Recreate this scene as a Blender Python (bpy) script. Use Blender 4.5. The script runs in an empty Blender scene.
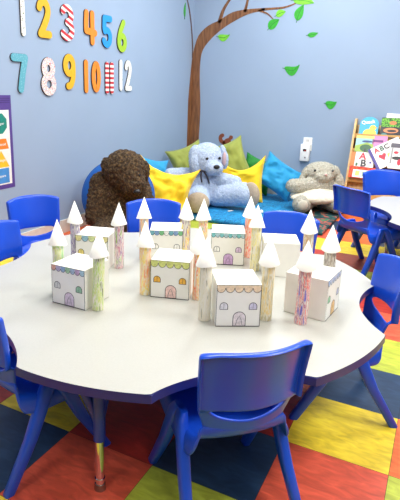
import bpy, bmesh, math, random
from mathutils import Vector, Matrix, Euler, noise
random.seed(7)
C = bpy.context.scene.collection
PI = math.pi
R = math.radians

# ------------------------------------------------------------------ materials
def srgb(r, g, b):
    def f(c):
        c /= 255.0
        return c / 12.92 if c <= 0.04045 else ((c + 0.055) / 1.055) ** 2.4
    return (f(r), f(g), f(b), 1.0)

MATS = {}
def mat(name, rgb, rough=0.5, spec=0.5, metal=0.0, var=0.06, scale=30.0, bump=0.0, bscale=200.0,
        coat=0.0, sheen=0.0, stretch=None):
    if name in MATS:
        return MATS[name]
    m = bpy.data.materials.new(name)
    m.use_nodes = True
    nt = m.node_tree
    b = nt.nodes['Principled BSDF']
    b.inputs['Roughness'].default_value = rough
    b.inputs['Metallic'].default_value = metal
    b.inputs['Specular IOR Level'].default_value = spec
    b.inputs['Coat Weight'].default_value = coat
    b.inputs['Sheen Weight'].default_value = sheen
    tc = nt.nodes.new('ShaderNodeTexCoord')
    src = tc.outputs['Object']
    if stretch:
        mp = nt.nodes.new('ShaderNodeMapping')
        mp.inputs['Scale'].default_value = stretch
        nt.links.new(src, mp.inputs['Vector'])
        src = mp.outputs['Vector']
    nz = nt.nodes.new('ShaderNodeTexNoise')
    nz.inputs['Scale'].default_value = scale
    nz.inputs['Detail'].default_value = 4
    nt.links.new(src, nz.inputs['Vector'])
    cr = nt.nodes.new('ShaderNodeValToRGB')
    c = srgb(*rgb)
    cr.color_ramp.elements[0].position = 0.3
    cr.color_ramp.elements[1].position = 0.7
    cr.color_ramp.elements[0].color = tuple(x * (1 - var) for x in c[:3]) + (1,)
    cr.color_ramp.elements[1].color = tuple(min(1, x * (1 + var)) for x in c[:3]) + (1,)
    nt.links.new(nz.outputs['Fac'], cr.inputs['Fac'])
    nt.links.new(cr.outputs['Color'], b.inputs['Base Color'])
    if bump:
        n2 = nt.nodes.new('ShaderNodeTexNoise')
        n2.inputs['Scale'].default_value = bscale
        n2.inputs['Detail'].default_value = 3
        nt.links.new(src, n2.inputs['Vector'])
        bp = nt.nodes.new('ShaderNodeBump')
        bp.inputs['Strength'].default_value = bump
        bp.inputs['Distance'].default_value = 0.01
        nt.links.new(n2.outputs['Fac'], bp.inputs['Height'])
        nt.links.new(bp.outputs['Normal'], b.inputs['Normal'])
    MATS[name] = m
    return m

def ramp_mat(name, stops, scale, rough=0.6, stretch=(1, 1, 1), detail=4, interp='LINEAR', offset=(0, 0, 0), bump=0.0, distort=0.0, rotz=0.0):
    """noise through a colour ramp: marbling, crayon scribbles, printed cloth"""
    if name in MATS:
        return MATS[name]
    m = bpy.data.materials.new(name)
    m.use_nodes = True
    nt = m.node_tree
    b = nt.nodes['Principled BSDF']
    b.inputs['Roughness'].default_value = rough
    tc = nt.nodes.new('ShaderNodeTexCoord')
    mp = nt.nodes.new('ShaderNodeMapping')
    mp.inputs['Scale'].default_value = stretch
    mp.inputs['Location'].default_value = offset
    mp.inputs['Rotation'].default_value = (0, rotz, 0)
    nt.links.new(tc.outputs['Object'], mp.inputs['Vector'])
    nz = nt.nodes.new('ShaderNodeTexNoise')
    nz.inputs['Scale'].default_value = scale
    nz.inputs['Detail'].default_value = detail
    nz.inputs['Distortion'].default_value = distort
    nt.links.new(mp.outputs['Vector'], nz.inputs['Vector'])
    cr = nt.nodes.new('ShaderNodeValToRGB')
    cr.color_ramp.interpolation = interp
    els = cr.color_ramp.elements
    while len(els) < len(stops):
        els.new(0.5)
    for e, (p, rgb) in zip(els, stops):
        e.position = p
    for e, (p, rgb) in zip(els, stops):
        e.color = srgb(*rgb)
    nt.links.new(nz.outputs['Fac'], cr.inputs['Fac'])
    nt.links.new(cr.outputs['Color'], b.inputs['Base Color'])
    if bump:
        bp = nt.nodes.new('ShaderNodeBump')
        bp.inputs['Strength'].default_value = bump
        bp.inputs['Distance'].default_value = 0.01
        nt.links.new(nz.outputs['Fac'], bp.inputs['Height'])
        nt.links.new(bp.outputs['Normal'], b.inputs['Normal'])
    MATS[name] = m
    return m

def wave_mat(name, c1, c2, scale, direction='Z', rot=(0, 0, 0), rough=0.5, dots=False):
    """hard two-colour stripes (or dots)"""
    if name in MATS:
        return MATS[name]
    m = bpy.data.materials.new(name)
    m.use_nodes = True
    nt = m.node_tree
    b = nt.nodes['Principled BSDF']
    b.inputs['Roughness'].default_value = rough
    tc = nt.nodes.new('ShaderNodeTexCoord')
    mp = nt.nodes.new('ShaderNodeMapping')
    mp.inputs['Rotation'].default_value = rot
    nt.links.new(tc.outputs['Object'], mp.inputs['Vector'])
    cr = nt.nodes.new('ShaderNodeValToRGB')
    cr.color_ramp.interpolation = 'CONSTANT'
    if dots:
        w = nt.nodes.new('ShaderNodeTexVoronoi')
        w.inputs['Scale'].default_value = scale
        cr.color_ramp.elements[1].position = 0.28
        nt.links.new(mp.outputs['Vector'], w.inputs['Vector'])
        nt.links.new(w.outputs['Distance'], cr.inputs['Fac'])
    else:
        w = nt.nodes.new('ShaderNodeTexWave')
        w.wave_type = 'BANDS'
        w.bands_direction = direction
        w.inputs['Scale'].default_value = scale
        cr.color_ramp.elements[1].position = 0.5
        nt.links.new(mp.outputs['Vector'], w.inputs['Vector'])
        nt.links.new(w.outputs['Fac'], cr.inputs['Fac'])
    cr.color_ramp.elements[0].color = srgb(*c1)
    cr.color_ramp.elements[1].color = srgb(*c2)
    nt.links.new(cr.outputs['Color'], b.inputs['Base Color'])
    MATS[name] = m
    return m

# ------------------------------------------------------------------ object helpers
def link(name, me, m, parent=None, smooth=True, angle=None):
    ms = m if isinstance(m, (list, tuple)) else [m]
    if not me.materials:
        for x in ms:
            me.materials.append(x)
    if smooth:
        for p in me.polygons:
            p.use_smooth = True
        if angle:
            me.set_sharp_from_angle(angle=angle)
    o = bpy.data.objects.new(name, me)
    C.objects.link(o)
    if parent:
        o.parent = parent
    return o

def obj(name, bm, m, parent=None, smooth=True, angle=R(40)):
    me = bpy.data.meshes.new(name)
    bmesh.ops.recalc_face_normals(bm, faces=bm.faces[:])
    bm.to_mesh(me)
    bm.free()
    return link(name, me, m, parent, smooth, angle)

def tag(o, label, cat, group=None):
    o['label'] = label
    o['category'] = cat
    if group:
        o['group'] = group
    return o

def empty(name, loc, label, cat, rotz=0.0, group=None):
    o = bpy.data.objects.new(name, None)
    o.empty_display_size = 0.05
    C.objects.link(o)
    o.location = loc
    o.rotation_euler = (0, 0, rotz)
    return tag(o, label, cat, group)

def struct(o):
    o['kind'] = 'structure'
    return o

def bake(o, mods):
    """apply modifiers through the depsgraph, return the mesh"""
    for t, kw in mods:
        md = o.modifiers.new(t.lower(), t)
        for k, v in kw.items():
            setattr(md, k, v)
    dg = bpy.context.evaluated_depsgraph_get()
    me = bpy.data.meshes.new_from_object(o.evaluated_get(dg))
    bpy.data.objects.remove(o)
    return me

def box(bm, c, s, rot=None, mi=0, bevel=0.0, seg=2):
    r = bmesh.ops.create_cube(bm, size=1.0)
    vs = r['verts']
    bmesh.ops.scale(bm, vec=s, verts=vs)
    if bevel:
        es = list({e for v in vs for e in v.link_edges})
        rb = bmesh.ops.bevel(bm, geom=es, offset=bevel, segments=seg, profile=0.5, affect='EDGES')
        vs = list({v for f in rb['faces'] for v in f.verts} | {v for v in vs if v.is_valid})
    if rot is not None:
        bmesh.ops.transform(bm, matrix=rot if isinstance(rot, Matrix) else Euler(rot).to_matrix().to_4x4(), verts=vs)
    bmesh.ops.translate(bm, vec=c, verts=vs)
    for f in {f for v in vs for f in v.link_faces}:
        f.material_index = mi
    return vs

def cyl(bm, p0, p1, r0, r1=None, seg=24, caps=True, mi=0):
    p0 = Vector(p0); p1 = Vector(p1)
    r1 = r0 if r1 is None else r1
    z = (p1 - p0).normalized()
    x = z.orthogonal().normalized(); y = z.cross(x)
    rings = []
    for p, r in ((p0, r0), (p1, r1)):
        rings.append([bm.verts.new(p + (x * math.cos(2 * PI * i / seg) + y * math.sin(2 * PI * i / seg)) * r) for i in range(seg)])
    fs = []
    for i in range(seg):
        j = (i + 1) % seg
        fs.append(bm.faces.new((rings[0][i], rings[0][j], rings[1][j], rings[1][i])))
    if caps:
        fs.append(bm.faces.new(rings[0][::-1])); fs.append(bm.faces.new(rings[1]))
    for f in fs:
        f.material_index = mi
    return rings

def ell(bm, c, r, rot=(0, 0, 0), u=24, v=16):
    rr = bmesh.ops.create_uvsphere(bm, u_segments=u, v_segments=v, radius=1.0)
    M = Matrix.Translation(c) @ Euler(rot).to_matrix().to_4x4() @ Matrix.Diagonal((r[0], r[1], r[2], 1))
    bmesh.ops.transform(bm, matrix=M, verts=rr['verts'])
    return rr['verts']

def limb(bm, pts, n=10):
    """chain of spheres along a polyline of (point, radius)"""
    for (p, r), (q, s) in zip(pts[:-1], pts[1:]):
        p = Vector(p); q = Vector(q)
        for i in range(n + 1):
            t = i / n
            ell(bm, p.lerp(q, t), (r + (s - r) * t,) * 3, u=14, v=10)

def tapered_bar(bm, pts, seg=16, power=3.5):
    """superelliptic bar through (centre, half-x, half-y) in horizontal slices"""
    rings = []
    for c, a, b in pts:
        ring = []
        for i in range(seg):
            t = 2 * PI * i / seg
            ct, st = math.cos(t), math.sin(t)
            x = a * math.copysign(abs(ct) ** (2 / power), ct)
            y = b * math.copysign(abs(st) ** (2 / power), st)
            ring.append(bm.verts.new((c[0] + x, c[1] + y, c[2])))
        rings.append(ring)
    for r0, r1 in zip(rings[:-1], rings[1:]):
        for i in range(seg):
            j = (i + 1) % seg
            bm.faces.new((r0[i], r0[j], r1[j], r1[i]))
    bm.faces.new(rings[0][::-1]); bm.faces.new(rings[-1])

def prism(bm, outline, h0, h1, axis='z', mi=0):
    """extrude a 2D outline (ccw); axis z: (x,y)->z, axis x: (y,z)->x, axis y: (x,z)->y"""
    def P(a, b, h):
        return {'z': (a, b, h), 'x': (h, a, b), 'y': (a, h, b)}[axis]
    lo = [bm.verts.new(P(a, b, h0)) for a, b in outline]
    hi = [bm.verts.new(P(a, b, h1)) for a, b in outline]
    n = len(outline)
    fs = [bm.faces.new(lo[::-1]), bm.faces.new(hi)]
    for i in range(n):
        j = (i + 1) % n
        fs.append(bm.faces.new((lo[i], lo[j], hi[j], hi[i])))
    for f in fs:
        f.material_index = mi
    return fs

def smooth_path(pts, n=8, closed=False):
    """Catmull-Rom through points (any dimension tuples)"""
    out = []
    m = len(pts)
    rng = range(m if closed else m - 1)
    for i in rng:
        if closed:
            p0, p1, p2, p3 = pts[i - 1], pts[i], pts[(i + 1) % m], pts[(i + 2) % m]
        else:
            p0 = pts[max(i - 1, 0)]; p1 = pts[i]; p2 = pts[i + 1]; p3 = pts[min(i + 2, m - 1)]
        for k in range(n):
            t = k / n
            out.append(tuple(0.5 * ((2 * b) + (-a + c) * t + (2 * a - 5 * b + 4 * c - d) * t * t + (-a + 3 * b - 3 * c + d) * t ** 3)
                             for a, b, c, d in zip(p0, p1, p2, p3)))
    if not closed:
        out.append(tuple(pts[-1]))
    return out

def band_outline(path, widths):
    """closed outline of a stroke with half-width per point and rounded ends"""
    L, Rr = [], []
    n = len(path)
    for i, (x, y) in enumerate(path):
        a = path[max(i - 1, 0)]; b = path[min(i + 1, n - 1)]
        if i in (0, n - 1) and n > 4 and math.dist(path[0], path[-1]) < 1e-6:
            a, b = path[-2], path[1]
        dx, dy = b[0] - a[0], b[1] - a[1]
        l = math.hypot(dx, dy) or 1
        nx, ny = -dy / l, dx / l
        w = widths[i] if isinstance(widths, (list, tuple)) else widths
        L.append((x + nx * w, y + ny * w)); Rr.append((x - nx * w, y - ny * w))
    return L, Rr

def stroke(bm, path, widths, h0, h1, axis='x', mi=0):
    closed = math.dist(path[0], path[-1]) < 1e-6
    """solid extruded stroke (quads), with rounded end caps"""
    L, Rr = band_outline(path, widths)
    def P(ab, h):
        a, b = ab
        return {'z': (a, b, h), 'x': (h, a, b), 'y': (a, h, b)}[axis]
    n = len(path)
    V = [[bm.verts.new(P(q, h)) for q in s] for s in (L, Rr) for h in (h0, h1)]
    l0, l1, r0, r1 = V
    fs = []
    for i in range(n - 1):
        fs.append(bm.faces.new((l1[i], r1[i], r1[i + 1], l1[i + 1])))
        fs.append(bm.faces.new((l0[i + 1], r0[i + 1], r0[i], l0[i])))
        fs.append(bm.faces.new((l0[i], l1[i], l1[i + 1], l0[i + 1])))
        fs.append(bm.faces.new((r1[i], r0[i], r0[i + 1], r1[i + 1])))
    for i, sgn in (() if closed else ((0, 1), (n - 1, -1))):
        cx, cy = path[i]
        w = widths[i] if isinstance(widths, (list, tuple)) else widths
        a0 = math.atan2(L[i][1] - cy, L[i][0] - cx)
        arc = [(cx + w * math.cos(a0 + sgn * k * PI / 6), cy + w * math.sin(a0 + sgn * k * PI / 6)) for k in range(1, 6)]
        A0 = [l0[i]] + [bm.verts.new(P(q, h0)) for q in arc] + [r0[i]]
        A1 = [l1[i]] + [bm.verts.new(P(q, h1)) for q in arc] + [r1[i]]
        fs.append(bm.faces.new(A1)); fs.append(bm.faces.new(A0[::-1]))
        for k in range(len(A0) - 1):
            fs.append(bm.faces.new((A0[k], A0[k + 1], A1[k + 1], A1[k])))
    for f in fs:
        f.material_index = mi
    return fs

def text_mesh(s, size, extrude=0.0005, offset=0.0):
    cu = bpy.data.curves.new('lettering', 'FONT')
    cu.body = s
    cu.size = size
    cu.extrude = extrude
    cu.offset = offset
    cu.align_x = 'CENTER'; cu.align_y = 'CENTER'
    o = bpy.data.objects.new('lettering', cu)
    C.objects.link(o)
    dg = bpy.context.evaluated_depsgraph_get()
    me = bpy.data.meshes.new_from_object(o.evaluated_get(dg))
    bpy.data.objects.remove(o)
    return me

def lettering(name, s, size, m, parent, loc, rot, offset=0.0):
    me = text_mesh(s, size, offset=offset)
    o = link(name, me, m, parent, smooth=False)
    o.location = loc
    o.rotation_euler = rot
    return o

# ------------------------------------------------------------------ shared dimensions
TILE = 0.305
OX, OY = -0.1919, 0.4629          # lattice offset of the floor tiles
XL, YB = -1.632, 3.585            # left wall, back wall
XR, YF, ZC = 4.2, -4.4, 2.75
TH, TR = 0.391, 0.746             # activity table height and radius
ROT = -49.65                      # direction of the first seat notch, degrees

# ------------------------------------------------------------------ setting
WALLM = mat('blue_grey_paint', (150, 171, 197), rough=0.55, var=0.02, scale=3, bump=0.03, bscale=400)
tile_cols = {'n': (34, 60, 92), 'y': (238, 206, 48), 'g': (178, 188, 62), 'r': (216, 88, 62), 'o': (232, 108, 50),
             'd': (178, 48, 36), 'k': (150, 62, 34)}
order = list(tile_cols)
tile_mats = []
for k in order:
    c = tile_cols[k]
    tile_mats.append(ramp_mat('linoleum_' + {'n': 'navy', 'y': 'yellow', 'g': 'lime', 'r': 'coral', 'o': 'orange', 'd': 'red', 'k': 'rust'}[k],
                              [(0.28, tuple(int(x * 0.88) for x in c)), (0.5, c), (0.72, tuple(min(255, int(x * 1.07 + 8)) for x in c))],
                              14, rough=0.42, stretch=(1, 2.6, 1), detail=9, distort=1.0))
known = {(0, 0): 'n', (-1, -1): 'r', (0, -1): 'g', (-1, 0): 'd', (-2, 0): 'y', (-2, -1): 'n', (-3, 0): 'd', (-2, -2): 'y', (-1, -2): 'y',
         (1, 1): 'y', (0, 1): 'd', (1, 0): 'r', (1, 2): 'n', (2, 1): 'o', (2, 0): 'g', (2, 2): 'n', (1, 3): 'g', (1, 4): 'r', (1, 5): 'd',
         (0, 9): 'o', (0, 8): 'y', (0, 7): 'k', (1, 7): 'd', (1, 8): 'y', (1, 9): 'n', (1, 10): 'g', (-1, 10): 'n', (1, 6): 'g', (0, 6): 'g',
         (0, 10): 'r', (2, 3): 'y', (2, 4): 'r', (2, 5): 'o', (-3, -1): 'o', (2, 7): 'g', (2, 8): 'n', (2, 9): 'y', (-1, 9): 'r', (-1, 8): 'y'}
bm = bmesh.new()
rng = random.Random(3)
i0, i1 = math.floor((XL + OX) / TILE), math.ceil((XR + OX) / TILE)
j0, j1 = math.floor((YF + OY) / TILE), math.ceil((YB + OY) / TILE)
for i in range(i0, i1):
    for j in range(j0, j1):
        k = known.get((i, j)) or rng.choice('nygrod')
        x0, x1 = max(i * TILE - OX, XL), min((i + 1) * TILE - OX, XR)
        y0, y1 = max(j * TILE - OY, YF), min((j + 1) * TILE - OY, YB)
        g = 0.0006
        f = bm.faces.new([bm.verts.new(p) for p in ((x0 + g, y0 + g, 0), (x1 - g, y0 + g, 0), (x1 - g, y1 - g, 0), (x0 + g, y1 - g, 0))])
        f.material_index = order.index(k)
f = bm.faces.new([bm.verts.new(p) for p in ((XL, YF, -0.0015), (XR, YF, -0.0015), (XR, YB, -0.0015), (XL, YB, -0.0015))])
f.material_index = len(order)
struct(obj('floor', bm, tile_mats + [mat('tile_joint', (60, 50, 45), rough=0.8)], smooth=False))

def slab(name, lo, hi, m):
    bm = bmesh.new()
    box(bm, [(a + b) / 2 for a, b in zip(lo, hi)], [b - a for a, b in zip(lo, hi)])
    return struct(obj(name, bm, m, smooth=False))
slab('wall_left', (XL - 0.1, YF - 0.1, 0), (XL, YB + 0.1, ZC), WALLM)
slab('wall_back', (XL, YB, 0), (XR, YB + 0.1, ZC), WALLM)
slab('wall_right', (XR, YF - 0.1, 0), (XR + 0.1, YB + 0.1, ZC), WALLM)
slab('wall_front', (XL, YF - 0.1, 0), (XR, YF, ZC), WALLM)
slab('ceiling', (XL - 0.1, YF - 0.1, ZC), (XR + 0.1, YB + 0.1, ZC + 0.1), mat('ceiling_white', (240, 240, 238), rough=0.9, bump=0.1))
BASEM = mat('baseboard_cream', (214, 212, 200), rough=0.4)
slab('baseboard_left', (XL, YF, 0), (XL + 0.012, YB, 0.1), BASEM)
slab('baseboard_back', (XL + 0.012, YB - 0.012, 0), (XR, YB, 0.1), BASEM)

# ceiling light panels (real troffers) with a lamp in each
WHITE = mat('white_plastic', (238, 238, 234), rough=0.35)
m = bpy.data.materials.new('lamp_diffuser')
m.use_nodes = True
m.node_tree.nodes['Principled BSDF'].inputs['Emission Color'].default_value = (1, 0.98, 0.95, 1)
m.node_tree.nodes['Principled BSDF'].inputs['Emission Strength'].default_value = 6
DIFF = m
LAMPS = [(-0.3, 2.3), (1.9, 2.3), (-0.3, 0.2), (1.9, 0.2), (-0.3, -2.2), (1.9, -2.2)]
for k, (x, y) in enumerate(LAMPS):
    lab = 'white ceiling light panel over the ' + ['plush toy corner', 'book display', 'castle table', 'second white table', 'empty floor at the left rear', 'empty floor at the right rear'][k]
    t = empty('ceiling_light', (x, y, ZC - 0.001), lab, 'ceiling light', group='ceiling light panels')
    bm = bmesh.new()
    for dx, dy, sx, sy in ((0, 0.6, 0.66, 0.03), (0, -0.6, 0.66, 0.03), (0.315, 0, 0.03, 1.2), (-0.315, 0, 0.03, 1.2)):
        box(bm, (dx, dy, -0.012), (sx, sy, 0.024), bevel=0.003)
    obj('frame', bm, WHITE, t)
    bm = bmesh.new()
    box(bm, (0, 0, -0.008), (0.6, 1.17, 0.008))
    obj('diffuser', bm, DIFF, t, smooth=False)
    ld = bpy.data.lights.new('panel_lamp', 'AREA')
    ld.shape = 'RECTANGLE'; ld.size = 0.58; ld.size_y = 1.15
    ld.energy = [62, 54, 50, 68, 9, 28][k]
    ld.color = (0.985, 1, 0.985)
    lo = bpy.data.objects.new('panel_lamp', ld)
    C.objects.link(lo)
    lo.location = (x, y, ZC - 0.03)

# ------------------------------------------------------------------ activity table
LAM = mat('table_laminate', (181, 181, 173), rough=0.32, var=0.035, scale=260, spec=0.4)
BLUE_EDGE = mat('table_blue_edge', (12, 34, 122), rough=0.4)
BLUE_METAL = mat('table_leg_blue_paint', (22, 48, 150), rough=0.35)
CHROME = mat('chrome', (225, 225, 225), rough=0.08, metal=1.0, var=0.0)
RUBBER = mat('grey_foot_rubber', (70, 70, 70), rough=0.7)

def table_outline(n=24):
    pts = []
    for k in range(6):
        na = ROT + 60 * k                       # notch centre
        # notch from na-16 to na+16, lobe from na+16 to na+44
        for i in range(n + 1):
            d = -16 + 32 * i / n
            r = TR * (1 - 0.125 * (1 - (d / 16) ** 2) ** 0.8)
            pts.append((na + d, r))
        for i in range(1, n):
            pts.append((na + 16 + 28 * i / n, TR))
    return [(r * math.cos(R(a)), r * math.sin(R(a))) for a, r in pts]

def make_table(name, loc, rotz, label):
    t = empty(name, loc, label, 'table', rotz)
    out = table_outline()
    bm = bmesh.new()
    prism(bm, out, TH - 0.0245, TH)
    for f in bm.faces:
        f.material_index = 0 if f.normal.z > 0.5 or (len(f.verts) > 4 and f.calc_center_median().z > TH - 0.005) else 1
    es = [e for e in bm.edges if all(abs(v.co.z - TH) < 1e-6 for v in e.verts)]
    bmesh.ops.bevel(bm, geom=es, offset=0.0025, segments=2, affect='EDGES', material=1)
    obj('tabletop', bm, [LAM, BLUE_EDGE], t)
    for a in (-79.65, 40.35, 160.35):
        r = 0.622
        x, y = r * math.cos(R(a)), r * math.sin(R(a))
        bm = bmesh.new()
        cyl(bm, (x, y, 0.155), (x, y, TH - 0.025), 0.0165)
        # gusset: two slanting struts from the tube up to the underside
        tx, ty = -math.sin(R(a)), math.cos(R(a))
        for s_ in (1, -1):
            p0 = Vector((x, y, 0.20)); p1 = Vector((x + s_ * 0.0 - tx * s_ * 0.0, y, 0))
            top = Vector((x - tx * 0.075 * s_, y - ty * 0.075 * s_, TH - 0.026)) if s_ > 0 else Vector((x - math.cos(R(a)) * 0.10, y - math.sin(R(a)) * 0.10, TH - 0.026))
            cyl(bm, p0, top, 0.0115, 0.016, seg=16)
        box(bm, (x - math.cos(R(a)) * 0.04 - tx * 0.03, y - math.sin(R(a)) * 0.04 - ty * 0.03, TH - 0.027), (0.13, 0.13, 0.004), rot=(0, 0, R(a)))
        lg = obj('leg', bm, BLUE_METAL, t)
        bm = bmesh.new()
        cyl(bm, (x, y, 0.012), (x, y, 0.16), 0.0125)
        cyl(bm, (x, y, 0.028), (x, y, 0.036), 0.0145)
        ch = obj('chrome_tube', bm, CHROME, lg)
        bm = bmesh.new()
        cyl(bm, (x, y, 0), (x, y, 0.018), 0.0165, 0.0145)
        obj('foot', bm, mat('metal_foot_cup', (150, 140, 125), rough=0.2, metal=0.9), lg)
    return t
make_table('activity_table', (0, 0, 0), 0, 'flower-shaped white activity table with blue edge holding the paper castles')
make_table('activity_table', (1.19, 1.86, 0), R(12), 'bare white blue-edged table partly in view at the right, by the book display')

# ------------------------------------------------------------------ child chair
CHAIR = mat('blue_chair_plastic', (20, 76, 204), rough=0.30, var=0.02, scale=8, spec=0.5)
def build_chair():
    """local frame: +y is the way the sitter faces, origin on the floor between the feet"""
    # --- seat: a swept sheet with down-turned sides, solidified
    prof = smooth_path([(0.150, 0.222, 0.110), (0.160, 0.240, 0.118), (0.148, 0.252, 0.122), (0.09, 0.250, 0.126), (0.02, 0.243, 0.126), (-0.05, 0.242, 0.125),
                        (-0.100, 0.250, 0.118), (-0.126, 0.268, 0.110), (-0.138, 0.292, 0.106)], n=3)
    bm = bmesh.new()
    us = [-1.16, -1.10, -1.0, -0.9, -0.7, -0.45, -0.2, 0, 0.2, 0.45, 0.7, 0.9, 1.0, 1.10, 1.16]
    grid = []
    for k, (y, z, w) in enumerate(prof):
        row = []
        q = k / (len(prof) - 1)
        for u in us:
            a = abs(u)
            x = min(a, 1.0) * w + max(0, a - 1) * 0.06
            zz = z + 0.010 * max(0, a - 0.35) ** 2
            yy = y
            if a > 1.0:
                zz -= (a - 1.0) * 0.30 * (1 if q < 0.75 else max(0.25, 1 - (q - 0.75) * 3))
            if q > 0.7:
                yy += 0.030 * (min(a, 1)) ** 2 * (q - 0.7) / 0.3
            row.append(bm.verts.new((math.copysign(x, u), yy, zz)))
        grid.append(row)
    for r0, r1 in zip(grid[:-1], grid[1:]):
        for i in range(len(us) - 1):
            bm.faces.new((r0[i], r0[i + 1], r1[i + 1], r1[i]))
    o = obj('tmp', bm, CHAIR)
    seat = bake(o, [('SOLIDIFY', dict(thickness=0.009, offset=-1)), ('SUBSURF', dict(levels=1))])
    # --- backrest: bucket band, crescent hand slot, curved panel with a flanged rim
    bm = bmesh.new()
    us = [-1 + 2 * i / 20 for i in range(21)]
    def yz(u, z):
        """surface depth at height z"""
        t = (z - 0.29) / (0.51 - 0.29)
        y = -0.132 - 0.058 * t + 0.052 * u * u * (0.6 + 0.4 * t)
        return y
    def hw(z):
        t = min(1, max(0, (z - 0.28) / 0.075))
        return 0.104 + 0.022 * t * t * (3 - 2 * t) + 0.008 * max(0, (z - 0.36) / 0.15)
    cols = []
    for u in us:
        a = abs(u)
        ztop = 0.519 - 0.014 * a ** 3
        s = max(0.0, 1 - (a / 0.80) ** 2) ** 0.5 if a < 0.80 else 0
        zl = 0.342 - 0.027 * s + 0.006 * a
        zh = zl + 0.006 + 0.034 * s
        rows = [0.278, 0.286, 0.296, zl - 0.004, zl, zh, zh + 0.005, 0.39, 0.43, 0.46, 0.485, ztop - 0.006, ztop]
        rows[7] = max(rows[7], zh + 0.010)
        col = []
        for k, z in enumerate(rows):
            y = yz(u, z)
            if k >= 5:
                y -= 0.010 * max(0.0, 1 - (z - zh) / 0.05)      # the panel flares back above the slot
            x = u * hw(z)
            col.append(bm.verts.new((x, y, z)))
        cols.append(col)
    for i in range(len(us) - 1):
        am = abs(us[i] + us[i + 1]) / 2
        for k in range(12):
            if k == 4 and am < 0.78:
                continue
            bm.faces.new((cols[i][k], cols[i + 1][k], cols[i + 1][k + 1], cols[i][k + 1]))
    # turned rim: extrude the outer side and top edges backwards
    rim = [cols[0][k] for k in range(5, 13)] + [cols[i][12] for i in range(1, 20)] + [cols[20][k] for k in range(12, 4, -1)]
    prev = None
    for v in rim:
        n = bm.verts.new(v.co + Vector((0.006 * (1 if v.co.x > 0.12 else -1 if v.co.x < -0.12 else 0), -0.022 if abs(v.co.x) > 0.12 else -0.017, -0.001)))
        if prev:
            bm.faces.new((prev[0], v, n, prev[1]))
        prev = (v, n)
    o = obj('tmp', bm, CHAIR)
    back = bake(o, [('SOLIDIFY', dict(thickness=0.008, offset=0)), ('SUBSURF', dict(levels=1))])
    # --- legs: an A-frame on each side
    legs = []
    for sx in (-1, 1):
        for sy in (1, -1):
            bm = bmesh.new()
            tapered_bar(bm, [((sx * 0.124, sy * 0.012, 0.284), 0.010, 0.020), ((sx * 0.131, sy * 0.022, 0.264), 0.0150, 0.024), ((sx * 0.140, sy * 0.084, 0.13), 0.0150, 0.019),
                             ((sx * 0.1505, sy * 0.160, 0.004), 0.0125, 0.0155), ((sx * 0.151, sy * 0.1605, 0.0), 0.011, 0.014)])
            me = bpy.data.meshes.new('leg')
            bmesh.ops.recalc_face_normals(bm, faces=bm.faces[:])
            bm.to_mesh(me); bm.free()
            me.materials.append(CHAIR)
            legs.append(me)
    return seat, back, legs
SEAT, BACK, LEGS = build_chair()
def place_chair(x, y, face, label, group=None, size=1.0):
    """face: direction the sitter looks, degrees"""
    t = empty('child_chair', (x, y, 0), label, 'chair', R(face - 90), group)
    t.scale = (size, size, size)
    for nm, me in [('seat', SEAT), ('backrest', BACK)] + [('leg', l) for l in LEGS]:
        link(nm, me, CHAIR, t, angle=R(50))
    return t
def seat_at(k, rad, tang, turn, label):
    a = ROT + 60 * k
    ca, sa = math.cos(R(a)), math.sin(R(a))
    place_chair(rad * ca - tang * sa, rad * sa + tang * ca, a + 180 + turn, label, 'chairs around the castle table')
seat_at(0, 0.605, 0.016, 5, 'blue plastic child chair nearest the camera, its back turned, at the front table edge')
seat_at(1, 0.605, 0.065, 12, 'blue child chair cut off by the right edge, tucked into the castle table')
seat_at(2, 0.625, 0.0, 8, 'blue child chair behind the blank white box, in front of the grey plush rabbit')
seat_at(3, 0.625, -0.06, -10, 'blue child chair standing in front of the brown plush bear')
seat_at(4, 0.600, -0.022, 0, 'blue child chair at the left table edge, nearer of the two by the left wall')
seat_at(5, 0.580, 0.022, 0, 'blue child chair cut off at the lower left corner of the photo')
place_chair(-0.875, 0.315, -30, 'blue child chair nearest the left wall, below the painted numbers, beyond the table', 'chairs around the castle table')
place_chair(0.462, 1.70, 54, 'dark blue child chair seen from behind, drawn up to the bare second table', size=1.02)
place_chair(0.565, 2.12, -55, 'bright blue child chair in front of the book display, facing the second table', size=1.05)

# ------------------------------------------------------------------ paper castles
PAPER = mat('white_card', (240, 238, 228), rough=0.7, var=0.015, scale=40)
INK = mat('black_marker', (45, 42, 45), rough=0.6)
CRAY = {}
def crayon(name, cols, seed, dens=0.5, rot=0.35):
    """crayon scribble over white card"""
    paper = (238, 234, 218)
    def boost(c):
        m_ = sum(c) / 3
        return tuple(int(min(255, max(0, m_ * 0.97 + (x - m_) * 1.4))) for x in c)
    cols = [boost(c) for c in cols]
    cols = [cols[1], cols[0]] + cols[2:]
    dens = dens if dens < 0.5 else 0.5 + dens * 0.45
    n = len(cols)
    stops = [(0.0, paper)]
    p = 0.35
    st = (0.66 - 0.35) / (2 * n)
    for k, c in enumerate(cols):
        stops.append((p, c)); stops.append((p + st * (0.4 + dens), paper if dens < 1 else c))
        p += 2 * st
    if dens >= 0.85:
        stops[0] = (0.0, cols[-1])
    return ramp_mat('crayon_' + name, stops[:16], 62, rough=0.7, stretch=(2.0, 2.0, 0.24), detail=6, offset=(seed, seed * 0.7, 0), rotz=rot)

def flat_quad(bm, pts, mi):
    f = bm.faces.new([bm.verts.new(p) for p in pts])
    f.material_index = mi

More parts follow.
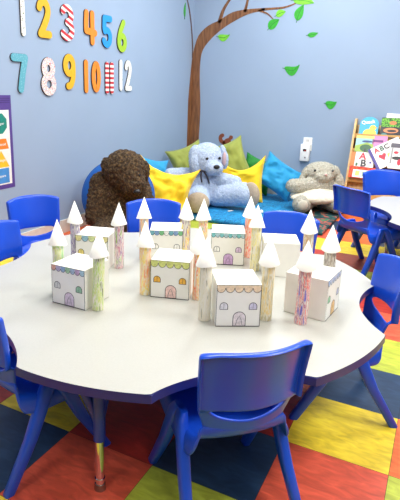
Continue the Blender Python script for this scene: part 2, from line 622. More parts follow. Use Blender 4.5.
def castle(name, x, y, ang, front, trim, towers, label, S=0.132, windows=True, trimcols=None, door=(216, 200, 214), wincols=((215, 215, 208), (150, 190, 160))):
    """front: local side carrying the drawing, 0 = -y face, 1 = +x face, 2 = +y face. towers: (x, y, colour key, lean, scale) local"""
    t = empty('paper_castle', (x, y, TH), label, 'paper castle', R(ang), 'paper castles')
    bm = bmesh.new()
    h = S / 2
    box(bm, (0, 0, h + 0.0005), (S, S, S), bevel=0.0012, seg=1)
    ms = [PAPER, INK]
    def mi(c):
        k = 'crayon_fill_%d_%d_%d' % c
        mm = mat(k, c, rough=0.7, var=0.18, scale=160)
        if mm not in ms:
            ms.append(mm)
        return ms.index(mm)
    fr = R(90 * front)
    def P(u, v, e=0.0005):
        """u across the decorated face, v height"""
        px, py = u, -h - e
        return (px * math.cos(fr) - py * math.sin(fr), px * math.sin(fr) + py * math.cos(fr), v)
    def poly(pts, i, e=0.0004):
        flat_quad(bm, [P(u, v, e) for u, v in pts], i)
    def line(path, w, i=1, e=0.0008):
        L, Rr = band_outline(path, w)
        for k in range(len(path) - 1):
            flat_quad(bm, [P(*L[k], e), P(*Rr[k], e), P(*Rr[k + 1], e), P(*L[k + 1], e)], i)
    # cut edges drawn round the face
    line([(-h + 0.001, 0.002), (h - 0.001, 0.002)], 0.0010)
    line([(h - 0.0012, 0.002), (h - 0.0012, S - 0.001)], 0.0008)
    line([(-h + 0.0012, 0.002), (-h + 0.0012, S - 0.001)], 0.0006)
    # scalloped roof edge
    n = trim
    cols = trimcols or [(150, 170, 190)]
    wd = S / n
    for k in range(n):
        c0 = -h + wd * (k + 0.5)
        arc = [(c0 + wd * 0.48 * math.cos(PI + PI * q / 10), S - 0.010 + 0.9 * wd * 0.6 * math.sin(PI + PI * q / 10)) for q in range(11)]
        poly([(c0 - wd * 0.48, S - 0.0015)] + arc + [(c0 + wd * 0.48, S - 0.0015)], mi(cols[k % len(cols)]))
        line(arc, 0.0007)
    line([(-h, S - 0.0012), (h, S - 0.0012)], 0.0006)
    # arched door and windows
    def arch(cx, z0, w, hh, c, lw):
        a = [(cx + w * math.cos(PI - PI * q / 12), z0 + hh + w * math.sin(PI - PI * q / 12)) for q in range(13)]
        path = [(cx - w, z0)] + a + [(cx + w, z0)]
        poly(path[::-1], mi(c))
        line(path, lw)
        line([(cx - w, z0), (cx + w, z0)], lw * 0.8)
        return path
    if windows:
        arch(0.004, 0.003, 0.0185, 0.026, door, 0.0009)
        line([(-0.006, 0.006), (-0.002, 0.024), (0.004, 0.034), (0.010, 0.022), (0.013, 0.006)], 0.0006)
        arch(-0.043, 0.055, 0.0115, 0.010, wincols[0], 0.0009)
        arch(0.043, 0.055, 0.0115, 0.010, wincols[1], 0.0009)
        line([(-0.043, 0.055), (-0.043, 0.074)], 0.0005); line([(0.043, 0.055), (0.043, 0.074)], 0.0005)
    # a faint round doodle on the side
    line([(0.0, 0.0), (0.0, 0.0001)], 0.0004)
    o = obj('box', bm, ms, t, smooth=False)
    for tx, ty, key, lx, ly, sc in towers:
        bm = bmesh.new()
        r = 0.0185
        top = Vector((tx + lx, ty + ly, 0.185 * sc))
        rings = cyl(bm, (tx, ty, 0.0005), top, r, r, seg=28, caps=False)
        ob = bake(obj('tmp', bm, CRAY[key]), [('SOLIDIFY', dict(thickness=0.0012, offset=-1))])
        tw = link('tower', ob, CRAY[key], t, angle=R(40))
        bm = bmesh.new()
        seg = 32
        rc = 0.0315
        tip = bm.verts.new(top + Vector((lx * 0.3, ly * 0.3, 0.076)))
        ring = []
        for q in range(seg):
            a = 2 * PI * q / seg
            ring.append(bm.verts.new(top + Vector((rc * math.cos(a), rc * math.sin(a), -0.010 + 0.0025 * math.sin(a * 2 + tx * 90)))))
        for q in range(seg):
            bm.faces.new((ring[q], ring[(q + 1) % seg], tip))
        me = bake(obj('tmp', bm, PAPER), [('SOLIDIFY', dict(thickness=0.0010, offset=-1))])
        link('cone_roof', me, PAPER, tw, angle=R(50))
    return t

CRAY.update({
    'green': crayon('green', [(170, 205, 120), (150, 195, 150), (205, 215, 120)], 1, 0.9),
    'lime': crayon('lime', [(178, 205, 90), (120, 130, 90), (205, 215, 130)], 2, 0.6),
    'violet': crayon('violet', [(130, 110, 165), (180, 150, 190), (110, 100, 150)], 3, 0.8),
    'mauve': crayon('mauve', [(150, 110, 160), (140, 170, 90), (190, 120, 150)], 4, 0.7),
    'orange': crayon('orange', [(235, 160, 70), (240, 190, 80), (225, 120, 60)], 5, 0.9),
    'peach': crayon('peach', [(240, 190, 120), (225, 150, 110), (240, 215, 110)], 6, 0.8),
    'yellow': crayon('yellow', [(235, 215, 60), (235, 150, 70), (150, 110, 150)], 7, 0.95),
    'rainbow': crayon('rainbow', [(240, 150, 70), (120, 180, 140), (235, 205, 70), (180, 90, 90)], 8, 0.9),
    'fire': crayon('fire', [(235, 110, 60), (240, 170, 90), (215, 90, 70)], 9, 0.9),
    'sand': crayon('sand', [(225, 215, 150), (120, 120, 100), (235, 225, 150)], 10, 0.4),
    'plain': crayon('plain', [(232, 226, 205), (165, 160, 140), (236, 230, 208)], 11, 0.25),
    'pale': crayon('pale_yellow', [(235, 215, 150), (230, 205, 130), (200, 190, 150)], 12, 0.5),
    'grey': crayon('grey', [(110, 100, 95), (160, 145, 125), (95, 85, 85)], 13, 0.7),
    'berry': crayon('berry', [(170, 90, 130), (110, 100, 180), (220, 110, 110), (150, 60, 110)], 14, 0.75, 0.2),
    'pastel': crayon('pastel', [(240, 170, 120), (150, 170, 200), (230, 200, 150)], 15, 0.8),
    'scribble': crayon('scribble', [(215, 190, 120), (100, 90, 80), (200, 160, 110)], 16, 0.5),
})
def world_castle(cx, cy, ang, front, trim, tw, label, **kw):
    ca, sa = math.cos(R(ang)), math.sin(R(ang))
    loc = []
    for wx, wy, key, lx, ly, sc in tw:
        dx, dy = wx - cx, wy - cy
        loc.append((dx * ca + dy * sa, -dx * sa + dy * ca, key, lx, ly, sc))
    return castle('paper_castle', cx, cy, ang, front, trim, loc, label, **kw)

world_castle(-0.166, -0.317, 0, 0, 7, [(-0.262, -0.312, 'green', 0, 0, 1.0), (-0.074, -0.352, 'lime', 0, 0.01, 1.0)],
             'white paper castle nearest the left chairs, with blue and pink scallops and green towers',
             trimcols=[(220, 170, 150), (190, 180, 205), (150, 175, 205), (165, 205, 165), (170, 190, 210), (200, 170, 200), (175, 205, 215)])
world_castle(-0.333, 0.010, 17, 0, 5, [(-0.392, -0.052, 'violet', 0, 0, 1.0), (-0.232, 0.014, 'mauve', 0, 0, 1.0)],
             'white paper castle left rear, with yellow and blue scallops and violet towers',
             trimcols=[(225, 215, 150), (150, 190, 205), (215, 225, 160), (235, 205, 140)], door=(235, 225, 180), wincols=((235, 215, 120), (235, 225, 150)))
world_castle(0.063, -0.098, 16.5, 0, 5, [(-0.010, -0.165, 'peach', 0, 0, 0.98), (0.163, -0.112, 'orange', 0, 0, 0.95)],
             'white paper castle with yellow-green scallops and orange windows between two orange towers',
             trimcols=[(214, 220, 130)], door=(235, 200, 190), wincols=((240, 180, 70), (240, 180, 70)))
world_castle(-0.135, 0.225, 26, 0, 7, [(-0.204, 0.156, 'pastel', 0, 0, 1.0), (-0.054, 0.236, 'yellow', 0, 0, 1.0)],
             'white paper castle below the rumpled yellow pillow, with a bright yellow tower at its right',
             trimcols=[(110, 170, 180), (130, 160, 200), (120, 185, 130), (240, 240, 235)], door=(238, 236, 228), wincols=((238, 236, 228), (238, 236, 228)))
world_castle(0.095, 0.322, 22, 0, 8, [(0.012, 0.258, 'rainbow', 0, 0, 1.0), (0.156, 0.405, 'fire', 0.0, 0, 1.0)],
             'white paper castle with a teal scalloped edge and violet door, middle of the back row',
             trimcols=[(120, 190, 190), (170, 200, 205)], door=(200, 165, 205), wincols=((238, 236, 228), (215, 190, 215)))
world_castle(0.3195, -0.188, 30.5, 0, 5, [(0.247, -0.248, 'plain', 0, 0, 1.0), (0.408, -0.150, 'pale', 0, 0, 1.02)],
             'white paper castle nearest the front chair, with peach scallops and plain cream towers',
             trimcols=[(240, 214, 180)], door=(225, 215, 215), wincols=((225, 222, 225), (205, 200, 220)))
world_castle(0.318, 0.298, 21.5, 2, 5, [(0.233, 0.263, 'sand', 0, 0, 1.0), (0.424, 0.288, 'scribble', 0, 0, 1.0)],
             'white paper castle showing its blank back, in front of a blue chair',
             trimcols=[(240, 214, 180)])
world_castle(0.512, -0.006, -6, 1, 6, [(0.508, -0.122, 'berry', 0.003, 0.0, 1.0), (0.538, 0.102, 'grey', 0, 0, 1.0)],
             'white paper castle furthest right, with a purple and red scribbled tower',
             trimcols=[(175, 195, 225), (200, 210, 230)], door=(240, 200, 140), wincols=((160, 215, 170), (200, 205, 225)))

# ------------------------------------------------------------------ painted numbers on the left wall
def num_stroke(d):
    """centre lines in a unit box: x 0..1, z 0..1"""
    def circ(cx, cz, rx, rz, a0, a1, n=20):
        return [(cx + rx * math.cos(R(a0 + (a1 - a0) * i / n)), cz + rz * math.sin(R(a0 + (a1 - a0) * i / n))) for i in range(n + 1)]
    S = {
        '0': [circ(0.5, 0.5, 0.36, 0.40, 0, 360, 32)],
        '1': [[(0.5, 0.92), (0.5, 0.5), (0.5, 0.08)]],
        '2': [circ(0.47, 0.70, 0.34, 0.22, 165, -25, 16) + smooth_path([(0.70, 0.50), (0.42, 0.26), (0.20, 0.10)], 4), [(0.18, 0.085), (0.88, 0.085)]],
        '3': [circ(0.44, 0.71, 0.34, 0.20, 150, -85, 16), circ(0.44, 0.29, 0.38, 0.215, 85, -150, 16)],
        '4': [[(0.20, 0.92), (0.16, 0.62), (0.16, 0.42)], [(0.16, 0.40), (0.92, 0.36)], [(0.68, 0.92), (0.68, 0.50), (0.68, 0.08)]],
        '5': [[(0.85, 0.91), (0.22, 0.91)], [(0.22, 0.91), (0.20, 0.58)], circ(0.46, 0.31, 0.36, 0.23, 125, -150, 18)],
        '6': [smooth_path([(0.66, 0.94), (0.34, 0.66), (0.16, 0.36)], 6), circ(0.50, 0.29, 0.33, 0.22, 0, 360, 26)],
        '7': [[(0.10, 0.90), (0.86, 0.90)], smooth_path([(0.86, 0.90), (0.66, 0.50), (0.50, 0.08)], 5)],
        '8': [circ(0.5, 0.71, 0.30, 0.20, 0, 360, 26), circ(0.5, 0.28, 0.36, 0.215, 0, 360, 26)],
        '9': [circ(0.48, 0.69, 0.32, 0.23, 0, 360, 26), smooth_path([(0.80, 0.66), (0.78, 0.36), (0.60, 0.14), (0.36, 0.09)], 6)],
    }
    return S[d]
def wall_number(txt, y, z, w, h, m, back, label):
    t = empty('wall_number', (XL, y, z), label, 'wall number', group='cut-out numbers on the left wall')
    cw = w / len(txt)
    lw = {'1': 0.017, '11': 0.024, '10': 0.023, '12': 0.021}.get(txt, 0.0245)
    bm = bmesh.new()
    bm2 = bmesh.new()
    for k, ch in enumerate(txt):
        y0 = -w / 2 + cw * k
        ww = cw if ch != '1' else cw
        for q, path in enumerate(num_stroke(ch)):
            # inset so that the stroke's outline fills the box
            pts = [(y0 + lw + (cw - 2 * lw) * (a - 0.08) / 0.84, -h / 2 + lw + (h - 2 * lw) * (b - 0.08) / 0.84) for a, b in path]
            stroke(bm, pts, lw, 0.008 + 0.0002 * q, 0.0125 + 0.0004 * q, 'x')
            stroke(bm2, pts, lw + 0.0012, 0.0005 + 0.0001 * q, 0.0085 + 0.0002 * q, 'x')
    obj('painted_face', bm, m, t, smooth=False)
    obj('wooden_backing', bm2, back, t, smooth=False)
    return t
DK = mat('dark_edge_wood', (60, 50, 45), rough=0.7)
NM = {
    '1': wave_mat('white_dotted', (90, 110, 90), (236, 234, 226), 60, dots=True),
    '2': mat('mustard_number', (226, 178, 32), rough=0.4), '9': mat('mustard_number', (226, 178, 32)),
    '3': wave_mat('red_white_stripe_slant', (200, 40, 52), (240, 235, 232), 7.5, 'Z', rot=(R(22), 0, 0)),
    '11': wave_mat('red_white_stripe', (200, 40, 52), (240, 235, 232), 8.5, 'Z'),
    '4': mat('orange_number', (236, 140, 36), rough=0.4), '10': mat('orange_number', (236, 140, 36)),
    '5': mat('sky_blue_number', (38, 150, 232), rough=0.4),
    '6': mat('lime_number', (160, 200, 44), rough=0.4),
    '7': wave_mat('teal_dotted', (130, 190, 205), (92, 168, 186), 90, dots=True),
    '8': ramp_mat('confetti_print', [(0.30, (236, 234, 228)), (0.42, (200, 70, 60)), (0.47, (238, 236, 230)), (0.53, (70, 120, 190)), (0.57, (238, 236, 230)), (0.64, (225, 170, 60)), (0.68, (236, 234, 228))], 70, interp='CONSTANT', detail=1),
    '12': wave_mat('white_dotted_grey', (140, 165, 150), (238, 238, 234), 75, dots=True),
}
NUMS = [('1', 1.040, 1.505, 0.045, 0.24, 'white speckled'), ('2', 1.244, 1.516, 0.155, 0.253, 'mustard yellow'), ('3', 1.492, 1.515, 0.168, 0.248, 'red and white striped'),
        ('4', 1.758, 1.508, 0.172, 0.249, 'orange'), ('5', 1.982, 1.502, 0.158, 0.246, 'bright blue'), ('6', 2.199, 1.487, 0.165, 0.250, 'lime green'),
        ('7', 0.995, 1.156, 0.163, 0.248, 'teal dotted'), ('8', 1.269, 1.144, 0.170, 0.253, 'confetti patterned'), ('9', 1.500, 1.179, 0.165, 0.251, 'mustard yellow'),
        ('10', 1.762, 1.154, 0.259, 0.244, 'orange'), ('11', 2.011, 1.149, 0.135, 0.250, 'red and white striped'), ('12', 2.237, 1.175, 0.235, 0.253, 'white dotted')]
for n, y, z, w, h, d in NUMS:
    wall_number(n, y, z, w, h, NM[n], DK, '%s cut-out number %s on the left wall' % (d, n))

# ------------------------------------------------------------------ shapes poster on the left wall
t = empty('shapes_poster', (XL, 0.66, 0.43), 'purple-bordered shapes poster low on the left wall, cut by the photo edge', 'poster')
bm = bmesh.new()
box(bm, (0.001, 0, 0.2945), (0.002, 0.49, 0.589))
obj('backing_sheet', bm, mat('purple_border', (84, 62, 140), rough=0.5), t, smooth=False)
bm = bmesh.new()
box(bm, (0.0022, 0, 0.263), (0.001, 0.44, 0.47))
obj('white_panel', bm, mat('poster_white', (236, 236, 230), rough=0.5), t, smooth=False)
bm = bmesh.new()
for k in range(3):
    box(bm, (0.0022, 0, 0.545 + k * 0.012), (0.001, 0.47, 0.004))
obj('header_stripe', bm, mat('poster_dark_purple', (58, 40, 110), rough=0.5), t, smooth=False)
PW = mat('poster_text_white', (240, 240, 240))
def shape(name, pts, col, cy, cz, word):
    bm = bmesh.new()
    prism(bm, [(cy + a, cz + b) for a, b in pts], 0.0024, 0.0034, 'x')
    o = obj(name, bm, mat('poster_' + name + '_colour_%d' % col[0], col, rough=0.5), t, smooth=False)
    lettering('word', word, 0.024, PW, o, (0.0038, cy, cz), (PI / 2, 0, PI / 2))
oct_ = [(0.068 * math.cos(R(22.5 + 45 * i)), 0.068 * math.sin(R(22.5 + 45 * i))) for i in range(8)]
for cy, names in ((0.135, (('octagon', oct_, (20, 132, 118)), ('trapezoid', [(-0.07, -0.03), (0.07, -0.03), (0.05, 0.035), (-0.05, 0.035)], (236, 128, 36)),
                           ('triangle', [(-0.068, -0.045), (0.068, -0.045), (0, 0.062)], (240, 190, 40)), ('square', [(-0.062, -0.048), (0.062, -0.048), (0.062, 0.048), (-0.062, 0.048)], (70, 140, 206)))),
                  (-0.1, (('circle', [(0.062 * math.cos(R(12 * i)), 0.062 * math.sin(R(12 * i))) for i in range(30)], (206, 60, 60)), ('oval', [(0.07 * math.cos(R(12 * i)), 0.035 * math.sin(R(12 * i))) for i in range(30)], (120, 180, 60)),
                          ('diamond', [(-0.05, 0), (0, -0.058), (0.05, 0), (0, 0.058)], (200, 90, 160)), ('rectangle', [(-0.07, -0.035), (0.07, -0.035), (0.07, 0.035), (-0.07, 0.035)], (110, 80, 170))))):
    for (nm, pts, col), cz in zip(names, (0.415, 0.285, 0.185, 0.085)):
        shape(nm, pts, col, cy, cz, nm)

# ------------------------------------------------------------------ painted tree in the corner and loose leaves
BARK = ramp_mat('painted_bark', [(0.3, (92, 58, 38)), (0.5, (128, 84, 52)), (0.7, (150, 104, 66))], 14, rough=0.55, stretch=(6, 6, 0.6), detail=6)
BARKD = mat('painted_dark_branch', (92, 66, 60), rough=0.55)
LEAFG = mat('leaf_green', (52, 166, 46), rough=0.5, var=0.2, scale=40)
LEAFL = mat('leaf_light_green', (122, 206, 52), rough=0.5, var=0.15, scale=40)
VEIN = mat('leaf_vein', (30, 110, 40), rough=0.5)
tree = empty('painted_tree', (XL, YB, 0), 'brown tree mural painted up the room corner, branching right', 'wall mural')
Y0, Y1 = -0.0035, -0.0003            # paint depth on the back wall, tree-local
def rel(p):
    return (p[0] - XL, p[1])
def limb_mural(name, path, widths, parent, m):
    pp = smooth_path([rel(p) + (w,) for p, w in zip(path, widths)], 8)
    bm = bmesh.new()
    stroke(bm, [(a, b) for a, b, w in pp], [max(w, 0.003) for a, b, w in pp], Y0, Y1, 'y')
    return obj(name, bm, m, parent, smooth=False)
bm = bmesh.new()
# trunk face on the back wall runs into the corner line
right_edge = [(-1.520, 0.06), (-1.530, 0.43), (-1.522, 0.86), (-1.540, 1.17), (-1.540, 1.35), (-1.515, 1.47), (-1.418, 1.584), (-1.28, 1.685), (-1.125, 1.763), (-1.003, 1.804), (-0.873, 1.82)]
left_edge = [(XL + 0.0005, 0.06), (XL + 0.0005, 1.42), (-1.608, 1.511), (-1.566, 1.618), (-1.468, 1.703), (-1.338, 1.755), (-1.212, 1.824 - 0.005), (-1.067, 1.840), (-0.873, 1.842)]
re_, le_ = smooth_path([rel(p) for p in right_edge], 6), smooth_path([rel(p) for p in left_edge[1:]], 6)
le_ = [(0.0005, 0.06 + (1.42 - 0.06) * i / 14) for i in range(14)] + le_
nn = 50
def resample(p, n):
    d = [0]
    for a, b in zip(p[:-1], p[1:]):
        d.append(d[-1] + math.dist(a, b))
    out = []
    for i in range(n):
        s_ = d[-1] * i / (n - 1)
        k = max(j for j in range(len(d)) if d[j] <= s_ + 1e-9)
        k = min(k, len(p) - 2)
        tt = (s_ - d[k]) / max(d[k + 1] - d[k], 1e-9)
        out.append((p[k][0] + (p[k + 1][0] - p[k][0]) * tt, p[k][1] + (p[k + 1][1] - p[k][1]) * tt))
    return out
A, B = resample(le_, nn), resample(re_, nn)
V = [[bm.verts.new((a, yy, b)) for a, b in s_] for s_ in (A, B) for yy in (Y0, Y1)]
for i in range(nn - 1):
    bm.faces.new((V[0][i], V[2][i], V[2][i + 1], V[0][i + 1]))
    bm.faces.new((V[1][i + 1], V[3][i + 1], V[3][i], V[1][i]))
    bm.faces.new((V[0][i], V[0][i + 1], V[1][i + 1], V[1][i]))
    bm.faces.new((V[2][i + 1], V[2][i], V[3][i], V[3][i + 1]))
obj('trunk', bm, BARK, tree, smooth=False)
# the strip of trunk on the left wall
bm = bmesh.new()
lw_pts = [(-0.085, 0.06), (-0.083, 0.54), (-0.078, 0.96), (-0.034, 1.27), (-0.004, 1.42), (-0.0005, 1.42), (-0.0005, 0.06)]
prism(bm, lw_pts, 0.0003, 0.0035, 'x')
obj('trunk_side', bm, BARK, tree, smooth=False)
bm = bmesh.new()
pp = smooth_path([(-0.006, 1.40, 0.012), (-0.012, 1.501, 0.012), (-0.045, 1.666, 0.011), (-0.104, 1.833, 0.011), (-0.181, 1.96, 0.009), (-0.30, 2.12, 0.004)], 6)
stroke(bm, [(a, b) for a, b, w in pp], [w for a, b, w in pp], 0.0003, 0.0035, 'x')
obj('side_branch', bm, BARKD, tree, smooth=False)
limb_mural('branch', [(-0.90, 1.831), (-0.80, 1.832), (-0.70, 1.835), (-0.63, 1.850), (-0.555, 1.876)], [0.012, 0.010, 0.009, 0.007, 0.004], tree, BARK)
limb_mural('branch', [(-1.34, 1.745), (-1.305, 1.847), (-1.245, 1.937), (-1.17, 2.03)], [0.020, 0.016, 0.012, 0.007], tree, BARK)
limb_mural('branch', [(-1.075, 1.83), (-1.058, 1.90), (-1.05, 1.98), (-1.06, 2.05)], [0.016, 0.012, 0.012, 0.006], tree, BARK)
limb_mural('twig', [(-0.93, 1.822), (-0.845, 1.788), (-0.785, 1.735)], [0.010, 0.007, 0.004], tree, BARK)
def leaf_bm(L, W, bend=0.25):
    """leaf outline about its centre, tip towards +x"""
    top, bot = [], []
    for i in range(15):
        t_ = i / 14
        x = (t_ - 0.5) * L
        w = W * math.sin(PI * min(1, t_ ** 0.75)) ** 0.9
        c = bend * L * (0.25 - (t_ - 0.5) ** 2)
        top.append((x, c + w)); bot.append((x, c - w * 0.9))
    return bot + top[::-1][1:-1]
def leaf(name, x, z, L, W, ang, m, parent=None, label=None, wall='back', bend=0.25):
    ca, sa = math.cos(R(ang)), math.sin(R(ang))
    pts = [(a * ca - b * sa, a * sa + b * ca) for a, b in leaf_bm(L, W, bend)]
    bm = bmesh.new()
    if wall == 'back':
        prism(bm, pts, Y0 - 0.0006, Y1, 'y')
        loc = (x, YB, z)
    else:
        prism(bm, pts, 0.0003, 0.0042, 'x')
        loc = (XL, x, z)
    vp = smooth_path([(-L * 0.62, 0), (0, bend * L * 0.22), (L * 0.45, 0)], 5)
    vp = [(a * ca - b * sa, a * sa + b * ca) for a, b in vp]
    if wall == 'back':
        stroke(bm, vp, 0.0022, Y0 - 0.0009, Y1, 'y', mi=1)
    else:
        stroke(bm, vp, 0.0022, 0.0003, 0.0046, 'x', mi=1)
    o = obj(name, bm, [m, VEIN], parent, smooth=False)
    o.location = loc if not parent else (loc[0] - XL, loc[1] - YB, loc[2])
    if label:
        tag(o, label, 'leaf decal', 'painted leaves on the walls')
    return o
leaf('leaf', -0.714, 1.782, 0.10, 0.034, 20, LEAFL, tree)
leaf('leaf', -0.775, 1.690, 0.13, 0.046, 40, LEAFG, tree)
leaf('leaf', -0.505, 1.875, 0.20, 0.042, -10, LEAFL, tree)
leaf('leaf', -0.528, 1.782, 0.15, 0.044, 70, LEAFG, tree)
leaf('leaf', 3.376 , 1.839, 0.14, 0.022, 85, LEAFG, tree, wall='left').location = (0, 3.376 - YB, 1.839)
leaf('leaf_decal', -0.396, 1.588, 0.10, 0.024, 10, LEAFG, label='small green painted leaf just below the branch tip', bend=-0.3)
leaf('leaf_decal', -0.570, 1.300, 0.15, 0.046, 10, LEAFG, label='largest loose green painted leaf, mid-height on the back wall', bend=-1.3)
leaf('leaf_decal', -0.174, 0.968, 0.105, 0.040, 8, LEAFG, label='lowest green painted leaf, above the grey plush rabbit', bend=-1.0)
leaf('leaf_decal', -1.287, 1.605, 0.13, 0.036, 5, LEAFL, label='yellow-green painted leaf under the bend of the trunk', bend=-0.8)

# brown squirrel decal behind the green pillow
bm = bmesh.new()
BR = mat('squirrel_brown', (134, 72, 46), rough=0.6)
def blob(pts):
    prism(bm, smooth_path(pts, 4, closed=True), -0.004, -0.0003, 'y')
blob([(-0.06, 0.0), (0.0, -0.01), (0.03, 0.02), (0.03, 0.04), (0.05, 0.055), (0.048, 0.08), (0.02, 0.085), (0.005, 0.06), (-0.03, 0.045)])
bm2 = bmesh.new()
o = obj('squirrel_decal', bm, BR, smooth=False)
o.location = (-1.19, YB, 0.52)
tag(o, 'small brown squirrel decal on the back wall above the right green pillow', 'wall decal')
bm2.free()
bm = bmesh.new()
stroke(bm, smooth_path([(-0.05, 0.005), (-0.082, 0.03), (-0.085, 0.065), (-0.065, 0.082)], 5), 0.020, -0.004, -0.0003, 'y')
obj('tail', bm, BR, o, smooth=False)

# ------------------------------------------------------------------ outlet with plugged-in device
t = empty('wall_outlet', (-0.372, YB, 0.51), 'white outlet plate with a plugged-in white box above the plush rabbit', 'outlet')
bm = bmesh.new()
box(bm, (0.012, -0.004, 0.055), (0.085, 0.008, 0.13), bevel=0.003)
pl = obj('wall_plate', bm, WHITE, t)
bm = bmesh.new()
box(bm, (0.012, -0.0095, 0.090), (0.032, 0.003, 0.028), bevel=0.002)
for dx in (-0.006, 0.006):
    box(bm, (0.012 + dx, -0.0112, 0.094), (0.002, 0.001, 0.009), mi=1)
obj('socket', bm, [mat('socket_grey', (214, 214, 210)), INK], pl, smooth=False)
bm = bmesh.new()
box(bm, (0.0, -0.030, -0.025), (0.088, 0.045, 0.165), bevel=0.006)
dv = obj('plug_in_box', bm, mat('device_white', (242, 242, 240), rough=0.3), t)
bm = bmesh.new()
box(bm, (0.0, -0.0530, 0.0), (0.032, 0.002, 0.022))
obj('display', bm, mat('display_black', (40, 30, 34), rough=0.2), dv, smooth=False)
bm = bmesh.new()
box(bm, (0.004, -0.0542, -0.006), (0.020, 0.001, 0.006))
obj('red_mark', bm, mat('red_mark', (190, 60, 60)), dv, smooth=False)
bm = bmesh.new()
cyl(bm, (0.008, -0.0525, -0.072), (0.008, -0.0545, -0.072), 0.007)
obj('button', bm, mat('button_dark', (70, 66, 72)), dv)

# ------------------------------------------------------------------ sloped book display
SLP0 = Vector((0, 3.27, 0.10)); SLP1 = Vector((0, 3.545, 0.80))     # display plane, bottom front to top back
SD = (SLP1 - SLP0).normalized(); SN = Vector((0, -SD.z, SD.y))      # along slope, out of slope
WOOD = ramp_mat('light_birch', [(0.3, (205, 160, 95)), (0.5, (222, 182, 118)), (0.7, (232, 196, 135))], 6, rough=0.4, stretch=(8, 8, 0.8), detail=5)
WOODE = mat('birch_edge', (206, 158, 92), rough=0.45, var=0.1)
SX0, SX1 = 0.075, 1.0
t = empty('book_display', (0.53, 3.38, 0), 'light birch sloped display rack full of picture books against the back wall', 'bookshelf')
def tl(p):
    return (p[0] - 0.53, p[1] - 3.38, p[2])
for x in (SX0, SX1):
    bm = bmesh.new()
    prism(bm, [(3.20 - 3.38, 0.0), (3.572 - 3.38, 0.0), (3.572 - 3.38, 0.83), (3.525 - 3.38, 0.83)], x - 0.53 - 0.009, x - 0.53 + 0.009, 'x')
    es = [e for e in bm.edges]
    obj('side_panel', bm, WOOD, t, smooth=False)
bm = bmesh.new()
c = (SLP0 + SLP1) / 2
M = Matrix((( 1, 0, 0), (0, SD.y, SN.y), (0, SD.z, SN.z))).to_4x4()
box(bm, tl((0.5375, c.y + 0.055, c.z)), (SX1 - SX0 - 0.018, (SLP1 - SLP0).length, 0.008), rot=M)
obj('back_panel', bm, WOOD, t, smooth=False)
TIERS = [0.02, 0.20, 0.31, 0.47, 0.61]
for k, s_ in enumerate(TIERS):
    p = SLP0 + SD * s_
    bm = bmesh.new()
    box(bm, tl((0.5375, p.y + 0.02, p.z - 0.004)), (SX1 - SX0 - 0.018, 0.085, 0.010))
    ledge = obj('ledge', bm, WOOD, t, smooth=False)
    bm = bmesh.new()
    box(bm, tl((0.5375, p.y - 0.028, p.z + 0.012)), (SX1 - SX0 - 0.018, 0.010, 0.042 if k else 0.12), bevel=0.002)
    obj('lip', bm, WOODE if k != 2 else mat('violet_lip', (80, 60, 150), rough=0.4), ledge)

def book(x, s_, w, h, off, tilt, cover, label, th=0.012, art=(), words=(), round_top=False, outline=None):
    """book lying on the sloped plane: x across, s_ = centre along the slope, art = flat printed patches"""
    p = SLP0 + SD * s_ + SN * off
    o = bpy.data.objects.new('picture_book', None)
    C.objects.link(o)
    o.empty_display_size = 0.03
    o.location = (x, p.y, p.z)
    # local frame: X across, Y along slope, Z out of slope
    Mx = Matrix(((1, 0, 0), (0, SD.y, SN.y), (0, SD.z, SN.z)))
    o.rotation_euler = (Mx @ Matrix.Rotation(R(tilt), 3, 'Z')).to_euler()
    tag(o, label, 'book', 'picture books on the display')
    bm = bmesh.new()
    if round_top:
        out = [(-w / 2, -h / 2), (w / 2, -h / 2)] + [(w / 2 * math.cos(R(a)), h / 2 - w / 2 * 0.9 + w / 2 * 0.9 * math.sin(R(a))) for a in range(0, 181, 12)]
    elif outline:
        out = outline
    else:
        out = [(-w / 2, -h / 2), (w / 2, -h / 2), (w / 2, h / 2), (-w / 2, h / 2)]
    prism(bm, out, -th / 2, th / 2, 'z')
    cv = obj('cover', bm, cover, o, smooth=False)
    if not round_top and not outline:
        bm = bmesh.new()
        box(bm, (0.002, 0, 0), (w - 0.002, h - 0.006, th - 0.004))
        # page block peeps out at the fore edge
        box(bm, (w / 2 - 0.001, 0, 0), (0.004, h - 0.008, th - 0.005))
        obj('pages', bm, mat('book_paper', (238, 234, 222)), o, smooth=False)
    for k, (nm, m, pts) in enumerate(art):
        bm = bmesh.new()
        prism(bm, pts, th / 2 - 0.0005, th / 2 + 0.0006 + 0.0003 * k, 'z')
        obj(nm, bm, m, cv, smooth=False)
    for (s, size, m, lx, ly, rz) in words:
        lettering('title', s, size, m, cv, (lx, ly, th / 2 + 0.0026), (0, 0, R(rz)), offset=0.03 * size)
    return o
def rect(cx, cy, w, h):
    return [(cx - w / 2, cy - h / 2), (cx + w / 2, cy - h / 2), (cx + w / 2, cy + h / 2), (cx - w / 2, cy + h / 2)]
def disc(cx, cy, rx, ry=None, n=20, a0=0, a1=360):
    ry = ry or rx
    return [(cx + rx * math.cos(R(a0 + (a1 - a0) * i / n)), cy + ry * math.sin(R(a0 + (a1 - a0) * i / n))) for i in range(n)]
def bmat(n, rgb, **k):
    return mat('book_' + n, rgb, rough=0.35, **k)
W_ = bmat('white', (240, 238, 234)); K_ = bmat('black', (34, 34, 38)); RD = bmat('red', (190, 30, 62)); YL = bmat('duck_yellow', (244, 208, 74))
SKY = bmat('sky_blue', (40, 164, 204)); GRN = bmat('green', (90, 150, 60)); DGN = bmat('dark_green', (40, 92, 52)); PUR = bmat('purple', (64, 52, 140)); ORG = bmat('orange', (232, 110, 44))
